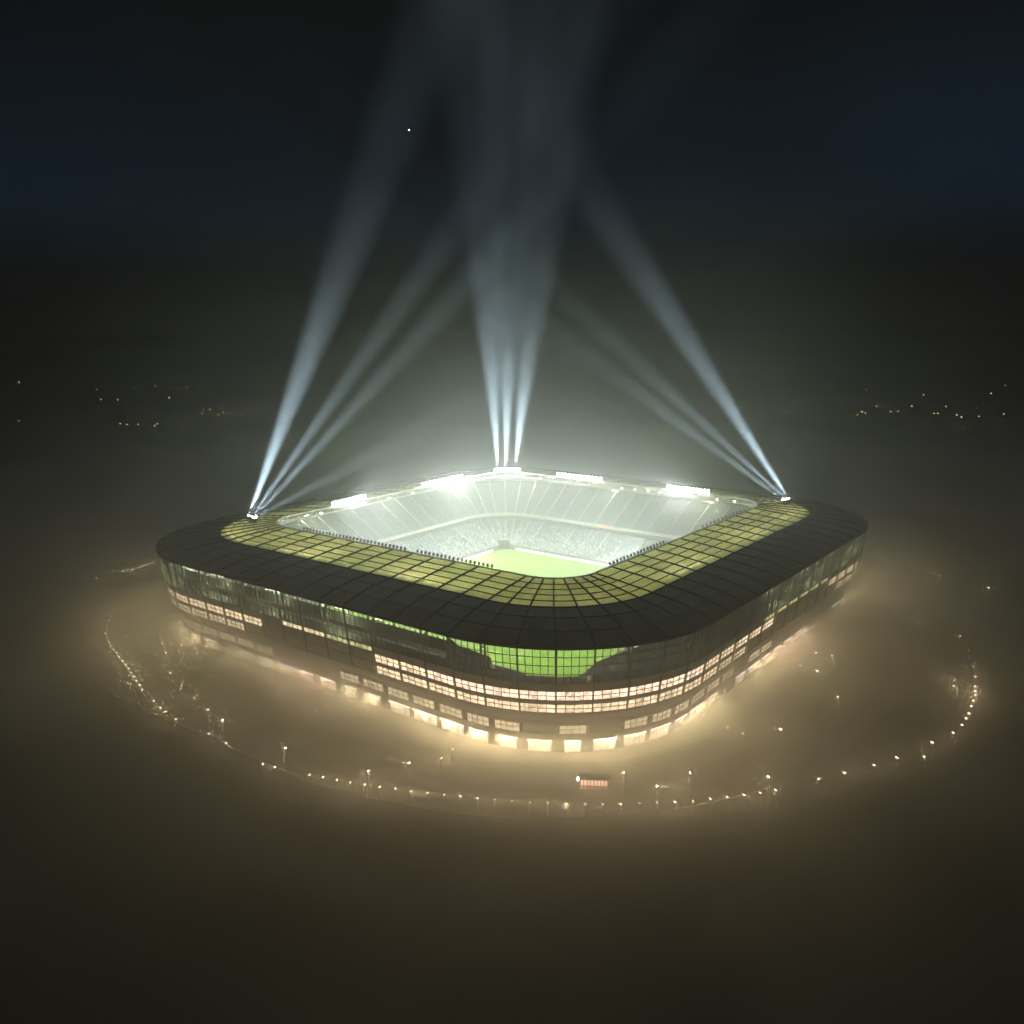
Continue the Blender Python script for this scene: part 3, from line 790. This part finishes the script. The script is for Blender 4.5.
# ------------------------------------------------------------------ air
MIST_STEP, FOG_STEP = .5, .25
def volmat(name, dens, col, aniso=0.0):
    mt = bpy.data.materials.new(name); mt.use_nodes = True; nt = mt.node_tree
    for n in list(nt.nodes):
        if n.type == 'BSDF_PRINCIPLED': nt.nodes.remove(n)
    v = nt.nodes.new('ShaderNodeVolumePrincipled'); v.inputs['Color'].default_value = (*col, 1); v.inputs['Density'].default_value = dens
    v.inputs['Anisotropy'].default_value = aniso
    nt.links.new(v.outputs[0], nt.nodes['Material Output'].inputs['Volume'])
    mt.cycles.homogeneous_volume = True
    return mt
def volume(name, x, y, z0, z1, dens, col, aniso=0.0, hole=False):
    mb = MB()
    if hole:        # lies round the stadium, not inside its bowl
        I = [fac(i/4, 7.2, 0) for i in range(NB*4)]; O = [p.normalized()*x for p in I]
        up = lambda P, z: [Vector((p.x, p.y, z)) for p in P]
        mb.loft(up(I, z1), up(O, z1), True); mb.loft(up(O, z1), up(O, z0), True); mb.loft(up(O, z0), up(I, z0), True); mb.loft(up(I, z0), up(I, z1), True)
        k = len(mb.v)
    else: mb.box(-x, -y, z0, x, y, z1)
    mt = volmat(name, dens, col, aniso)
    o = mb.build(name, mt)
    bm = bmesh.new(); bm.from_mesh(o.data); bmesh.ops.remove_doubles(bm, verts=bm.verts, dist=.001); bmesh.ops.recalc_face_normals(bm, faces=bm.faces); bm.to_mesh(o.data); bm.free()
    return tag(o, kind='stuff')
volume('haze', 4000, 4000, -1.5, 310, .00016, (.95, .96, .96))

def uneven(mt, build, step):
    """drives the density of a volume by the place: build(nt, xyz, noise) returns the density socket"""
    nt = mt.node_tree; L = nt.links.new
    tc = nt.nodes.new('ShaderNodeTexCoord'); sp = nt.nodes.new('ShaderNodeSeparateXYZ'); L(tc.outputs['Object'], sp.inputs[0])
    def math_(op, a, b=0.0, clamp=False):
        n = nt.nodes.new('ShaderNodeMath'); n.operation = op; n.use_clamp = clamp
        for i, q in enumerate((a, b)):
            if isinstance(q, (int, float)): n.inputs[i].default_value = q
            else: L(q, n.inputs[i])
        return n.outputs[0]
    def noise(scale, stretch, detail):
        m_ = nt.nodes.new('ShaderNodeMapping'); m_.inputs['Scale'].default_value = stretch; L(tc.outputs['Object'], m_.inputs['Vector'])
        n = nt.nodes.new('ShaderNodeTexNoise'); n.inputs['Scale'].default_value = scale; n.inputs['Detail'].default_value = detail
        L(m_.outputs['Vector'], n.inputs['Vector']); return n.outputs['Fac']
    def ramp(v, f0, f1, t0, t1):
        n = nt.nodes.new('ShaderNodeMapRange'); L(v, n.inputs['Value'])
        for k, q in zip(('From Min', 'From Max', 'To Min', 'To Max'), (f0, f1, t0, t1)): n.inputs[k].default_value = q
        return n.outputs['Result']
    d = build(sp.outputs, math_, noise, ramp)
    L(d, next(n for n in nt.nodes if n.type == 'PRINCIPLED_VOLUME').inputs['Density'])
    mt.cycles.homogeneous_volume = False
    mt.cycles.volume_step_rate = step

# mist hanging over the bowl, thinning out with height and drifting in wisps
MR, MZ = 300.0, 138.0
def mist_density(o, m_, noise, ramp):
    r2 = m_('ADD', m_('POWER', m_('DIVIDE', o[0], MR), 2.0), m_('POWER', m_('DIVIDE', o[1], MR), 2.0))
    zz_ = m_('DIVIDE', m_('SUBTRACT', o[2], 30.0), MZ)
    d = m_('SQRT', m_('ADD', m_('ABSOLUTE', r2), m_('MULTIPLY', zz_, zz_)))
    e = m_('MAXIMUM', m_('SUBTRACT', m_('POWER', 2.718, m_('MULTIPLY', d, -2.3)), .1), 0.0)
    return m_('MULTIPLY', m_('MULTIPLY', e, MIST), ramp(noise(.014, (1, 1, .6), 3), .32, .68, .45, 1.55))
MIST = .0066
bm = bmesh.new(); bmesh.ops.create_icosphere(bm, subdivisions=4, radius=1)
for v in bm.verts: v.co = Vector((v.co.x*MR, v.co.y*MR, 30+v.co.z*(MZ if v.co.z > 0 else 27)))
me = bpy.data.meshes.new('mist'); bm.to_mesh(me); bm.free()
mt = volmat('mist', .002, (.96, .98, .975)); me.materials.append(mt); uneven(mt, mist_density, MIST_STEP)
o = bpy.data.objects.new('mist', me); COL.objects.link(o); tag(o, kind='stuff')

def fog_density(o, m_, noise, ramp):
    n = noise(.02, (1, 1, 2.0), 3)
    top = m_('ADD', ramp(noise(.012, (1, 1, 0), 3), .3, .7, 17.0, 31.5), 0.0)       # uneven upper surface
    h = m_('MULTIPLY', m_('SUBTRACT', top, o[2]), 1/14.0, True)
    rad = m_('SQRT', m_('ADD', m_('MULTIPLY', o[0], o[0]), m_('MULTIPLY', o[1], o[1])))
    near = ramp(rad, 132.0, 180.0, 1.0, .38)          # thickest round the warm walls
    d = m_('MULTIPLY', m_('MULTIPLY', h, FOG), m_('MULTIPLY', near, ramp(n, .32, .68, .5, 1.5)))
    thin = ramp(o[2], 20.0, 62.0, .0032, 0.0)          # thin upper part
    return m_('ADD', d, thin)
FOG = .042
fo = volume('ground_fog', 470, 470, -1, 62, .0145, (.985, .965, .88), .3, hole=True)
uneven(fo.data.materials[0], fog_density, FOG_STEP)

# ------------------------------------------------------------------ night sky
w = bpy.data.worlds.new('World'); S.world = w; w.use_nodes = True; nt = w.node_tree
bg = nt.nodes['Background']
sky = nt.nodes.new('ShaderNodeTexSky'); sky.sky_type = 'NISHITA'; sky.sun_disc = False
sky.sun_elevation = R(-4); sky.sun_rotation = R(200)
tc = nt.nodes.new('ShaderNodeTexCoord'); mp = nt.nodes.new('ShaderNodeMapping'); mp.inputs['Scale'].default_value = (1.3, 1.3, 2.6)
nz = nt.nodes.new('ShaderNodeTexNoise'); nz.inputs['Scale'].default_value = 1.7; nz.inputs['Detail'].default_value = 1.5
nt.links.new(tc.outputs['Generated'], mp.inputs['Vector']); nt.links.new(mp.outputs['Vector'], nz.inputs['Vector'])
rp = nt.nodes.new('ShaderNodeMapRange'); rp.inputs['From Min'].default_value = .3; rp.inputs['From Max'].default_value = .7; rp.inputs['To Min'].default_value = .35
nt.links.new(nz.outputs['Fac'], rp.inputs['Value'])
mixc = nt.nodes.new('ShaderNodeMix'); mixc.data_type = 'RGBA'
sx = nt.nodes.new('ShaderNodeSeparateXYZ'); nt.links.new(tc.outputs['Generated'], sx.inputs[0])
el = nt.nodes.new('ShaderNodeValToRGB'); nt.links.new(sx.outputs['Z'], el.inputs['Fac'])      # bluest a little above the horizon
el.color_ramp.elements[0].position = .0; el.color_ramp.elements[0].color = (0, 0, 0, 1)
el.color_ramp.elements[1].position = .33; el.color_ramp.elements[1].color = (.06, .06, .06, 1)
e_ = el.color_ramp.elements.new(.035); e_.color = (.08, .08, .08, 1)
e_ = el.color_ramp.elements.new(.11); e_.color = (1, 1, 1, 1)
e_ = el.color_ramp.elements.new(.2); e_.color = (.7, .7, .7, 1)
ml = nt.nodes.new('ShaderNodeMath'); ml.operation = 'MULTIPLY'
nt.links.new(el.outputs['Color'], ml.inputs[0]); nt.links.new(rp.outputs['Result'], ml.inputs[1])
low = nt.nodes.new('ShaderNodeMix'); low.data_type = 'RGBA'; low.inputs['Factor'].default_value = .85
nt.links.new(sky.outputs[0], low.inputs['A']); low.inputs['B'].default_value = (.32, .29, .25, 1)
nt.links.new(ml.outputs[0], mixc.inputs['Factor']); nt.links.new(low.outputs['Result'], mixc.inputs['A'])
mixc.inputs['B'].default_value = (.45, 1.0, 1.75, 1)
nt.links.new(mixc.outputs['Result'], bg.inputs['Color']); bg.inputs['Strength'].default_value = .0125
